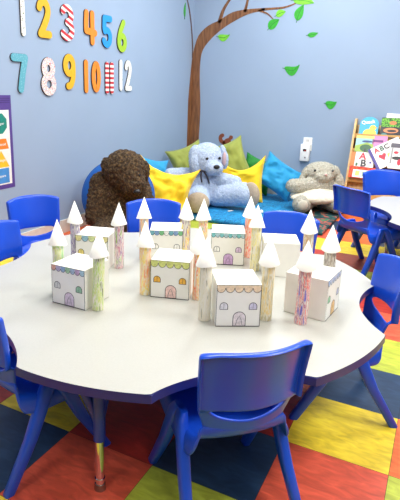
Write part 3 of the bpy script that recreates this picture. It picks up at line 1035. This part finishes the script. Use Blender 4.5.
BOOKS = [
    book(0.395, 0.770, 0.14, 0.13, 0.012, -2, W_, 'plain white book standing behind the green jungle book', art=()),
    book(0.195, 0.695, 0.160, 0.195, 0.030, 0, SKY, 'blue round-topped picture book with a yellow duckling on the cover', round_top=True,
         art=(('duck_body', YL, disc(0.012, -0.055, 0.056, 0.040)), ('duck_head', YL, disc(0.034, -0.006, 0.027)), ('beak', ORG, [(0.056, -0.010), (0.072, -0.004), (0.058, 0.002)]), ('eye', K_, disc(0.040, 0.002, 0.004))),
         words=(('Quack', 0.042, W_, -0.012, 0.046, 8),)),
    book(0.182, 0.535, 0.152, 0.150, 0.044, 0, bmat('pale_sky', (150, 200, 205)), 'green and blue landscape picture book under the duckling book',
         art=(('meadow', bmat('meadow', (150, 180, 70)), [(-0.076, -0.075), (0.076, -0.075), (0.076, -0.005), (0.02, 0.012), (-0.076, -0.02)]), ('sun_band', bmat('straw', (220, 205, 110)), rect(0, 0.062, 0.152, 0.026)), ('bush', DGN, disc(0.015, -0.040, 0.05, 0.034)), ('trunk', K_, rect(0.012, -0.06, 0.012, 0.03)), ('cloud', bmat('navy_blue', (40, 70, 130)), disc(0.02, 0.022, 0.045, 0.010)))),
    book(0.130, 0.390, 0.09, 0.13, 0.046, 0, bmat('rust', (206, 120, 50)), 'narrow rust-orange book peeping out left of the white letter book'),
    book(0.205, 0.382, 0.160, 0.140, 0.060, -1, W_, 'white picture book with a red A and black B',
         art=(('green_block', DGN, rect(-0.06, -0.045, 0.018, 0.03)), ('violet_block', PUR, rect(0.052, -0.02, 0.016, 0.018))),
         words=(('A', 0.085, RD, -0.018, 0.030, 0), ('B', 0.085, K_, -0.005, -0.034, 0))),
    book(0.200, 0.262, 0.215, 0.105, 0.074, -2, ramp_mat('red_orange_print', [(0.35, (206, 44, 40)), (0.5, (232, 96, 40)), (0.62, (214, 50, 40))], 40, interp='CONSTANT'), 'red and orange patterned book lowest on the display',
         art=(('white_label', W_, rect(-0.01, -0.012, 0.13, 0.07)), ('yellow_block', bmat('lemon', (226, 206, 110)), rect(-0.035, -0.010, 0.035, 0.045)), ('green_block', bmat('sage', (140, 170, 120)), rect(0.015, -0.012, 0.02, 0.04)))),
    book(0.380, 0.695, 0.172, 0.190, 0.030, 0, K_, 'black picture book with a green leafy top and an orange snake shape',
         art=(('jungle_top', ramp_mat('jungle_print', [(0.35, (40, 90, 40)), (0.5, (120, 190, 60)), (0.62, (60, 120, 50))], 60, interp='CONSTANT'), rect(0, 0.052, 0.172, 0.084)), ('frog', bmat('frog_orange', (206, 120, 70)), disc(0.01, 0.048, 0.030, 0.018)), ('snake', bmat('snake_orange', (222, 140, 90)), disc(0.0, -0.022, 0.062, 0.024)), ('snake_inner', K_, disc(0.008, -0.026, 0.040, 0.012)), ('leaf_blue', bmat('teal', (60, 130, 130)), disc(-0.05, -0.06, 0.024, 0.012)))),
    book(0.305, 0.545, 0.120, 0.140, 0.044, 0, bmat('pink', (214, 130, 180)), 'pink picture book half hidden behind the tilted alphabet book',
         art=(('dark_word', bmat('plum', (110, 40, 110)), rect(-0.01, 0.02, 0.08, 0.022)),)),
    book(0.388, 0.449, 0.268, 0.205, 0.080, 31, W_, 'tilted white ABC book with a purple spine and red heart',
         art=(('spine_band', PUR, rect(-0.122, 0, 0.024, 0.205)), ('heart', RD, [(-0.045, -0.045), (-0.012, 0.0), (-0.018, 0.016), (-0.034, 0.018), (-0.045, 0.008), (-0.056, 0.018), (-0.072, 0.016), (-0.078, 0.0)]), ('yellow_patch', bmat('pale_yellow', (232, 212, 100)), rect(0.045, -0.045, 0.10, 0.09)), ('red_mark', RD, rect(0.03, -0.02, 0.018, 0.018))),
         words=(('A', 0.06, RD, -0.070, 0.062, 0), ('B', 0.06, bmat('green_letter', (60, 100, 80)), -0.025, 0.062, 0), ('C', 0.06, K_, 0.018, 0.062, 0))),
    book(0.492, 0.425, 0.170, 0.225, 0.104, -1, W_, 'white book with black and red leaf shapes and a dark top band',
         art=(('grey_band', bmat('charcoal', (84, 80, 92)), rect(0, 0.092, 0.170, 0.040)), ('leaf_black', K_, disc(-0.02, -0.02, 0.042, 0.016)), ('leaf_red', RD, disc(0.0, -0.055, 0.016, 0.028)), ('leaf_black', K_, disc(0.012, 0.03, 0.016, 0.03)), ('leaf_red', RD, disc(-0.035, 0.03, 0.02, 0.012)), ('leaf_black', K_, disc(0.05, -0.06, 0.02, 0.03)), ('grey_strip', bmat('grey', (150, 150, 150)), rect(-0.068, 0.0, 0.014, 0.14)))),
]

# ------------------------------------------------------------------ play mat in the corner
OCEAN = ramp_mat('ocean_print_cloth', [(0.30, (10, 60, 110)), (0.40, (16, 120, 180)), (0.50, (30, 150, 205)), (0.56, (14, 96, 150)), (0.62, (30, 140, 190)), (0.70, (20, 60, 80))], 16, rough=0.8, detail=5, distort=1.5)
bm = bmesh.new()
box(bm, (-0.93, 2.90, 0.022), (1.36, 1.30, 0.044), bevel=0.02, seg=3)
o = obj('play_mat', bm, OCEAN)
tag(o, 'blue ocean-print padded mat on the floor under the plush toys', 'mat')
REEF = ramp_mat('reef_print_cloth', [(0.30, (18, 30, 36)), (0.44, (20, 60, 66)), (0.55, (24, 90, 84)), (0.57, (190, 90, 76)), (0.62, (150, 70, 60)), (0.64, (24, 60, 62)), (0.68, (40, 150, 100)), (0.74, (20, 40, 46))], 9, rough=0.8, detail=2, distort=0.8)
bm = bmesh.new()
box(bm, (-0.075, 2.93, 0.014), (0.33, 1.18, 0.028), bevel=0.012, seg=3)
o = obj('play_mat', bm, REEF)
tag(o, 'dark reef-print mat with red and green patches beside the rabbit', 'mat')

# ------------------------------------------------------------------ pillows
def pillow(name, loc, rot, w, h, th, m, label, pinch=0.16, seed=0, wr=0.012, sag=0.0):
    """square cushion in its own XZ plane (thickness along y), corners pulled out, creases near the edges"""
    bm = bmesh.new()
    n = 30
    V = {}
    for side in (1, -1):
        for i in range(n + 1):
            for j in range(n + 1):
                u = -1 + 2 * i / n; v = -1 + 2 * j / n
                if side < 0 and (i in (0, n) or j in (0, n)):
                    V[side, i, j] = V[1, i, j]; continue
                x = u * w / 2 * (1 - pinch * (1 - v * v) * abs(u) ** 3 )
                z = v * h / 2 * (1 - pinch * (1 - u * u) * abs(v) ** 3)
                if v > 0:
                    z -= sag * (1 - u * u) * v
                e = ((1 - u ** 4) * (1 - v ** 4)) ** 0.55
                fold = noise.noise(Vector((u * 2.1 + seed, v * 2.1, side * 3.0 + seed))) * wr * 2
                fold += abs(noise.noise(Vector((u * 4 + seed, v * 3 + seed, side)))) * wr
                y = side * (th / 2 * e) + fold * e
                V[side, i, j] = bm.verts.new((x, y, z))
    for side in (1, -1):
        for i in range(n):
            for j in range(n):
                q = (V[side, i, j], V[side, i + 1, j], V[side, i + 1, j + 1], V[side, i, j + 1])
                bm.faces.new(q if side < 0 else q[::-1])
    o = obj(name, bm, m, angle=None)
    o.location = loc
    o.rotation_euler = rot
    tag(o, label, 'pillow', 'pillows in the plush corner')
    # piped seam
    bm = bmesh.new()
    prev = None
    ring = []
    for k in range(n): ring.append((k, 0))
    for k in range(n): ring.append((n, k))
    for k in range(n): ring.append((n - k, n))
    for k in range(n): ring.append((0, n - k))
    pts = []
    for i, j in ring:
        u = -1 + 2 * i / n; v = -1 + 2 * j / n
        x = u * w / 2 * (1 - pinch * (1 - v * v) * abs(u) ** 3)
        z = v * h / 2 * (1 - pinch * (1 - u * u) * abs(v) ** 3) - (sag * (1 - u * u) * v if v > 0 else 0)
        pts.append(Vector((x, 0, z)))
    r_ = 0.0035
    rings = []
    for k, p in enumerate(pts):
        d = (pts[(k + 1) % len(pts)] - pts[k - 1]).normalized()
        a = Vector((0, 1, 0)); b = d.cross(a)
        rings.append([bm.verts.new(p + (a * math.cos(PI / 3 * q) + b * math.sin(PI / 3 * q)) * r_) for q in range(6)])
    for k in range(len(rings)):
        r0, r1 = rings[k], rings[(k + 1) % len(rings)]
        for q in range(6):
            bm.faces.new((r0[q], r0[(q + 1) % 6], r1[(q + 1) % 6], r1[q]))
    obj('seam_piping', bm, m, o)
    return o
YP = mat('yellow_cotton', (246, 206, 22), rough=0.75, var=0.05, scale=12, bump=0.08, bscale=500, sheen=0.2)
BP = mat('bright_blue_cotton', (24, 152, 206), rough=0.7, var=0.05, scale=12, bump=0.08, bscale=500, sheen=0.2)
GP = mat('olive_green_cotton', (150, 160, 70), rough=0.75, var=0.07, scale=12, bump=0.08, bscale=500, sheen=0.2)
GD = mat('bright_green_cotton', (30, 130, 50), rough=0.75, var=0.07, scale=12, bump=0.08, bscale=500)
pillow('pillow', (-1.385, 3.05, 0.345), (R(-14), R(-20), R(36)), 0.36, 0.40, 0.15, GP, 'olive green pillow in the room corner, left of the tree trunk', seed=1)
pillow('pillow', (-1.030, 3.26, 0.370), (R(-12), R(-21), R(22)), 0.36, 0.44, 0.14, GP, 'olive green pillow behind the pale dog, right of the tree trunk', seed=5)
pillow('pillow', (-0.800, 3.42, 0.250), (R(-8), R(18), R(12)), 0.34, 0.34, 0.10, GD, 'bright green pillow barely showing between the yellow and olive pillows', seed=8)
pillow('pillow', (-0.850, 3.03, 0.265), (R(-16), R(0), R(16)), 0.47, 0.44, 0.14, YP, 'yellow pillow standing between the pale dog and the blue pillow', seed=3, sag=0.13, pinch=0.10, wr=0.016)
pillow('pillow', (-0.535, 3.26, 0.268), (R(-18), R(31), R(12)), 0.42, 0.32, 0.14, BP, 'bright blue pillow leaning between the yellow pillow and grey rabbit', seed=11, wr=0.018)
pillow('pillow', (-1.100, 1.99, 0.295), (R(-26), R(12), R(22)), 0.50, 0.46, 0.18, YP, 'rumpled yellow pillow between the brown bear and pale dog', seed=17, wr=0.045, pinch=0.20, sag=0.06)
pillow('pillow', (-1.430, 2.36, 0.285), (R(-16), R(14), R(58)), 0.34, 0.42, 0.11, BP, 'blue pillow corner showing above the rumpled yellow pillow by the left wall', seed=23)
# round cushion behind the bear
bm = bmesh.new()
ell(bm, (0, 0, 0), (0.275, 0.105, 0.275), u=40, v=24)
o = obj('floor_cushion', bm, mat('royal_blue_cover', (18, 92, 176), rough=0.6, var=0.06, scale=10, bump=0.08, bscale=300), angle=None)
o.location = (-1.318, 1.668, 0.268)
o.rotation_euler = (R(-12), 0, R(30))
tag(o, 'round blue floor cushion propped behind the brown bear', 'cushion', None)
bm = bmesh.new()
for k in range(60):
    a0, a1 = 2 * PI * k / 60, 2 * PI * (k + 1) / 60
    cyl(bm, (0.276 * math.cos(a0), 0, 0.276 * math.sin(a0)), (0.276 * math.cos(a1), 0, 0.276 * math.sin(a1)), 0.005, seg=6, caps=False)
obj('seam', bm, MATS['royal_blue_cover'], o)

# ------------------------------------------------------------------ plush toys
def fur_mesh(bm, m, amp=0.008, freq=55, voxel=0.009, seed=0, smooth_it=6):
    o = obj('tmp', bm, m)
    me = bake(o, [('REMESH', dict(mode='VOXEL', voxel_size=voxel)), ('SMOOTH', dict(factor=0.6, iterations=smooth_it))])
    for v in me.vertices:
        p = v.co * freq + Vector((seed, seed, seed))
        d = noise.noise(p) * 0.7 + noise.noise(p * 2.3) * 0.5
        v.co += v.normal * amp * d + Vector((0, 0, -amp * 0.3 * abs(d)))
    me.update()
    return me
VIEW = R(-28.826)                       # plush frames share one heading: X along the back of the corner, Y out into the room
def plush(name, loc, label, turn=0.0):
    return empty(name, loc, label, 'plush toy', -VIEW + PI + R(turn))
def pe(c, r, rot=(0, 0, 0)):
    """bmesh of one ellipsoid given in figure coordinates (x right as seen, y towards the room, z up)"""
    bm = bmesh.new()
    ell(bm, F(c), (r[0], r[1], r[2]), rot=(-rot[0], rot[1], rot[2]) if False else rot)
    return bm
def F(c):
    return Vector((-c[0], c[1], c[2]))

def fur(name, rgb, hi, scale=70, lo=0.62):
    return ramp_mat(name, [(0.25, tuple(int(c * lo) for c in rgb)), (0.48, rgb), (0.72, hi)], scale, rough=0.95, detail=6, bump=0.6)
def part(name, m, parent, shapes, fuzz=None, **k):
    """shapes: list of (centre, radii, rot) in figure coordinates; one continuous mesh"""
    bm = bmesh.new()
    for sh in shapes:
        c, r = sh[0], sh[1]
        rot = sh[2] if len(sh) > 2 else (0, 0, 0)
        ell(bm, F(c), r, (rot[0], -rot[1], -rot[2]))
    if fuzz:
        me = fur_mesh(bm, m, **fuzz)
        return link(name, me, m, parent)
    return obj(name, bm, m, parent, angle=None)
def lim(a, ra, b, rb, n=9):
    out = []
    a = Vector(a); b = Vector(b)
    for i in range(n):
        t_ = i / (n - 1)
        out.append((a.lerp(b, t_), (ra + (rb - ra) * t_,) * 3))
    return out
NOSE = mat('plush_nose_black', (28, 26, 30), rough=0.3)
EYE = mat('plush_eye_bead', (22, 20, 24), rough=0.12)

# brown bear
BRN = fur('brown_shaggy_fur', (58, 42, 25), (112, 88, 56), 75)
t = plush('plush_bear', (-1.17, 1.5, 0.0), 'large shaggy dark brown plush bear slumped against a blue cushion, head down')
part('body', BRN, t, [((-0.055, 0.0, 0.225), (0.165, 0.135, 0.225)), ((-0.05, 0.02, 0.36), (0.14, 0.115, 0.13)), ((0.02, 0.08, 0.525), (0.150, 0.140, 0.135)), ((0.085, 0.16, 0.430), (0.088, 0.085, 0.085)), ((0.05, 0.13, 0.48), (0.115, 0.10, 0.10))]
     + lim((-0.15, 0.03, 0.41), 0.085, (-0.185, 0.11, 0.19), 0.075) + lim((0.11, 0.03, 0.41), 0.08, (0.17, 0.12, 0.27), 0.07)
     + lim((-0.09, 0.08, 0.11), 0.095, (-0.12, 0.30, 0.10), 0.085) + lim((0.06, 0.07, 0.12), 0.09, (0.33, 0.10, 0.115), 0.07), fuzz=dict(amp=0.016, freq=48, voxel=0.009, smooth_it=5))
for c, r in (((-0.110, 0.10, 0.545), (0.034, 0.038, 0.062)), ((0.160, 0.07, 0.515), (0.036, 0.040, 0.072))):
    part('ear', BRN, t, [(c, r)], fuzz=dict(amp=0.012, freq=50, voxel=0.007, smooth_it=3))
part('nose', NOSE, t, [((0.112, 0.236, 0.395), (0.026, 0.018, 0.018))])
for x in (-0.005, 0.105):
    part('eye', EYE, t, [((x + 0.02, 0.212 if x < 0.05 else 0.195, 0.500), (0.010, 0.010, 0.010))])

# pale dog
PALE = fur('pale_blue_grey_plush', (170, 187, 214), (198, 211, 230), 90, 0.88)
TAN = mat('tan_sole_velour', (178, 162, 142), rough=0.9, var=0.1, scale=60, bump=0.2, bscale=200)
t = plush('plush_dog', (-1.02, 2.70, 0.044), 'large pale blue-grey plush dog with floppy ears, sitting with tan soles forward')
part('body', PALE, t, [((-0.035, 0.0, 0.165), (0.165, 0.14, 0.165)), ((-0.035, 0.0, 0.27), (0.125, 0.105, 0.11)), ((-0.025, 0.05, 0.425), (0.150, 0.135, 0.150)), ((0.032, 0.165, 0.365), (0.080, 0.085, 0.062))]
     + lim((0.06, 0.05, 0.255), 0.068, (0.225, 0.13, 0.235), 0.058) + lim((-0.12, 0.02, 0.275), 0.072, (-0.34, 0.03, 0.275), 0.066)
     + lim((0.07, 0.08, 0.10), 0.095, (0.290, 0.21, 0.145), 0.105) + lim((-0.08, 0.09, 0.11), 0.10, (-0.115, 0.33, 0.108), 0.105), fuzz=dict(amp=0.007, freq=75, voxel=0.009, smooth_it=5))
part('ear', PALE, t, [((-0.140, 0.105, 0.475), (0.050, 0.050, 0.085), (0, 0.15, 0)), ((-0.135, 0.125, 0.395), (0.052, 0.045, 0.100), (0, -0.2, 0))], fuzz=dict(amp=0.006, freq=75, voxel=0.007, smooth_it=4))
er = part('ear', PALE, t, [((0.118, 0.055, 0.485), (0.030, 0.05, 0.07), (0, -0.2, 0)), ((0.135, 0.075, 0.42), (0.030, 0.045, 0.08), (0, 0.0, 0))], fuzz=dict(amp=0.005, freq=75, voxel=0.007, smooth_it=4))
part('ear_lining', mat('dusty_pink_lining', (196, 168, 172), rough=0.9), er, [((0.122, 0.112, 0.435), (0.018, 0.018, 0.062))])
part('nose', NOSE, t, [((0.044, 0.246, 0.385), (0.027, 0.018, 0.020))])
for x, z in ((-0.035, 0.445), (0.075, 0.450)):
    part('eye', EYE, t, [((x, 0.178 if x < 0 else 0.165, z), (0.013, 0.010, 0.013))])
part('sole', TAN, t, [((0.345, 0.265, 0.150), (0.040, 0.090, 0.112), (0, 0, -0.75))])
part('sole', TAN, t, [((-0.120, 0.405, 0.105), (0.098, 0.045, 0.090))])
RIB = mat('dark_ribbon', (58, 52, 60), rough=0.6)
bm = bmesh.new()
for path in ([(-0.075, 0.150, 0.335), (-0.082, 0.160, 0.29), (-0.070, 0.150, 0.235)], [(-0.060, 0.150, 0.335), (-0.030, 0.160, 0.29), (-0.005, 0.150, 0.225)], [(-0.10, 0.135, 0.325), (-0.06, 0.155, 0.335), (-0.02, 0.150, 0.325)]):
    pts = smooth_path(path, 5)
    for a, b in zip(pts[:-1], pts[1:]):
        cyl(bm, F(a), F(b), 0.0075, seg=8)
obj('neck_ribbon', bm, RIB, t)

# grey rabbit
GRY = fur('grey_beige_plush', (170, 167, 152), (198, 194, 180), 85, 0.80)
CRM = mat('cream_belly_velour', (222, 214, 194), rough=0.95, var=0.06, scale=60, bump=0.25, bscale=150)
t = plush('plush_rabbit', (-0.17, 3.20, 0.028), 'grey plush rabbit with a cream belly sitting under the wall outlet')
part('body', GRY, t, [((0.0, 0.0, 0.15), (0.165, 0.12, 0.15)), ((0.018, 0.05, 0.335), (0.152, 0.115, 0.096)), ((0.02, 0.135, 0.310), (0.085, 0.065, 0.052))]
     + lim((0.02, 0.10, 0.225), 0.072, (-0.245, 0.15, 0.225), 0.064) + lim((0.10, 0.05, 0.225), 0.065, (0.175, 0.13, 0.18), 0.056)
     + lim((-0.09, 0.10, 0.09), 0.085, (-0.19, 0.26, 0.085), 0.078) + lim((0.09, 0.10, 0.09), 0.08, (0.130, 0.26, 0.080), 0.074), fuzz=dict(amp=0.009, freq=70, voxel=0.009, smooth_it=5))
part('ear', GRY, t, [((0.150, 0.075, 0.335), (0.036, 0.050, 0.070), (0, -0.3, 0)), ((0.178, 0.10, 0.245), (0.046, 0.045, 0.090), (0, -0.1, 0))], fuzz=dict(amp=0.007, freq=70, voxel=0.007, smooth_it=4))
part('ear', GRY, t, [((-0.128, 0.06, 0.325), (0.026, 0.04, 0.055), (0, 0.25, 0)), ((-0.146, 0.07, 0.265), (0.030, 0.035, 0.060), (0, 0.1, 0))], fuzz=dict(amp=0.007, freq=70, voxel=0.007, smooth_it=4))
part('belly', CRM, t, [((-0.045, 0.20, 0.128), (0.228, 0.115, 0.052)), ((-0.02, 0.14, 0.15), (0.17, 0.12, 0.06))], fuzz=dict(amp=0.006, freq=60, voxel=0.008, smooth_it=5))
part('nose', mat('pink_nose', (206, 170, 164), rough=0.6), t, [((0.022, 0.198, 0.335), (0.014, 0.010, 0.010))])
for x in (-0.060, 0.095):
    part('eye', EYE, t, [((x, 0.140, 0.362), (0.011, 0.010, 0.011))])
for x in (-0.195, 0.132):
    part('foot_pad', mat('pale_foot_pad', (196, 190, 174), rough=0.9, bump=0.2), t, [((x, 0.325, 0.088), (0.045, 0.022, 0.045))])


# ------------------------------------------------------------------ scraps of paper on the mat
for k, (x, y, rz, lab) in enumerate(((-0.52, 2.66, 20, 'crumpled white paper scrap on the blue mat beside the yellow pillow'), (-0.74, 2.56, 70, 'tiny flat white paper scrap on the mat below the pale dog'))):
    bm = bmesh.new()
    n = 6
    g = [[bm.verts.new(((i / n - 0.5) * (0.075 if k == 0 else 0.06), (j / n - 0.5) * (0.06 if k == 0 else 0.02), 0.004 + (0.034 if k == 0 else 0.004) * abs(noise.noise(Vector((i * 0.7 + k * 9, j * 0.7, 1)))) )) for j in range(n + 1)] for i in range(n + 1)]
    for i in range(n):
        for j in range(n):
            bm.faces.new((g[i][j], g[i + 1][j], g[i + 1][j + 1], g[i][j + 1]))
    me = bake(obj('tmp', bm, PAPER, smooth=False), [('SOLIDIFY', dict(thickness=0.0012))])
    o = link('paper_scrap', me, PAPER, smooth=False)
    o.location = (x, y, 0.0445)
    o.rotation_euler = (0, 0, R(rz))
    tag(o, lab, 'paper scrap', 'paper scraps on the mat')

# ------------------------------------------------------------------ camera, world, colour
f_px, pitch, yaw, roll = 519.1657, 0.243996, -0.503094, 0.0145
cp, sp = math.cos(pitch), math.sin(pitch)
cy_, sy_ = math.cos(yaw), math.sin(yaw)
fw = Vector((sy_ * cp, cy_ * cp, -sp)); rt = Vector((cy_, -sy_, 0)); up = rt.cross(fw)
r2 = rt * math.cos(roll) + up * math.sin(roll); u2 = -rt * math.sin(roll) + up * math.cos(roll)
cam = bpy.data.cameras.new('camera')
cam.sensor_fit = 'AUTO'; cam.sensor_width = 36
cam.lens = f_px / 500 * 36
cam.shift_x = 42.895 / 500
cam.shift_y = -32.097 / 500
cam.clip_start = 0.02
co = bpy.data.objects.new('camera', cam)
C.objects.link(co)
Mc = Matrix((r2, u2, -fw)).transposed().to_4x4()
Mc.translation = Vector((0.82302, -1.60124, 1.07151))
co.matrix_world = Mc
sc = bpy.context.scene
sc.camera = co
w = bpy.data.worlds.new('world')
sc.world = w
w.use_nodes = True
w.node_tree.nodes['Background'].inputs['Color'].default_value = (0.8, 0.85, 1, 1)
w.node_tree.nodes['Background'].inputs['Strength'].default_value = 0.3
vs = sc.view_settings
vs.view_transform = 'Standard'
vs.look = 'None'
vs.gamma = 1.0
vs.use_curve_mapping = False
vs.exposure = -0.32
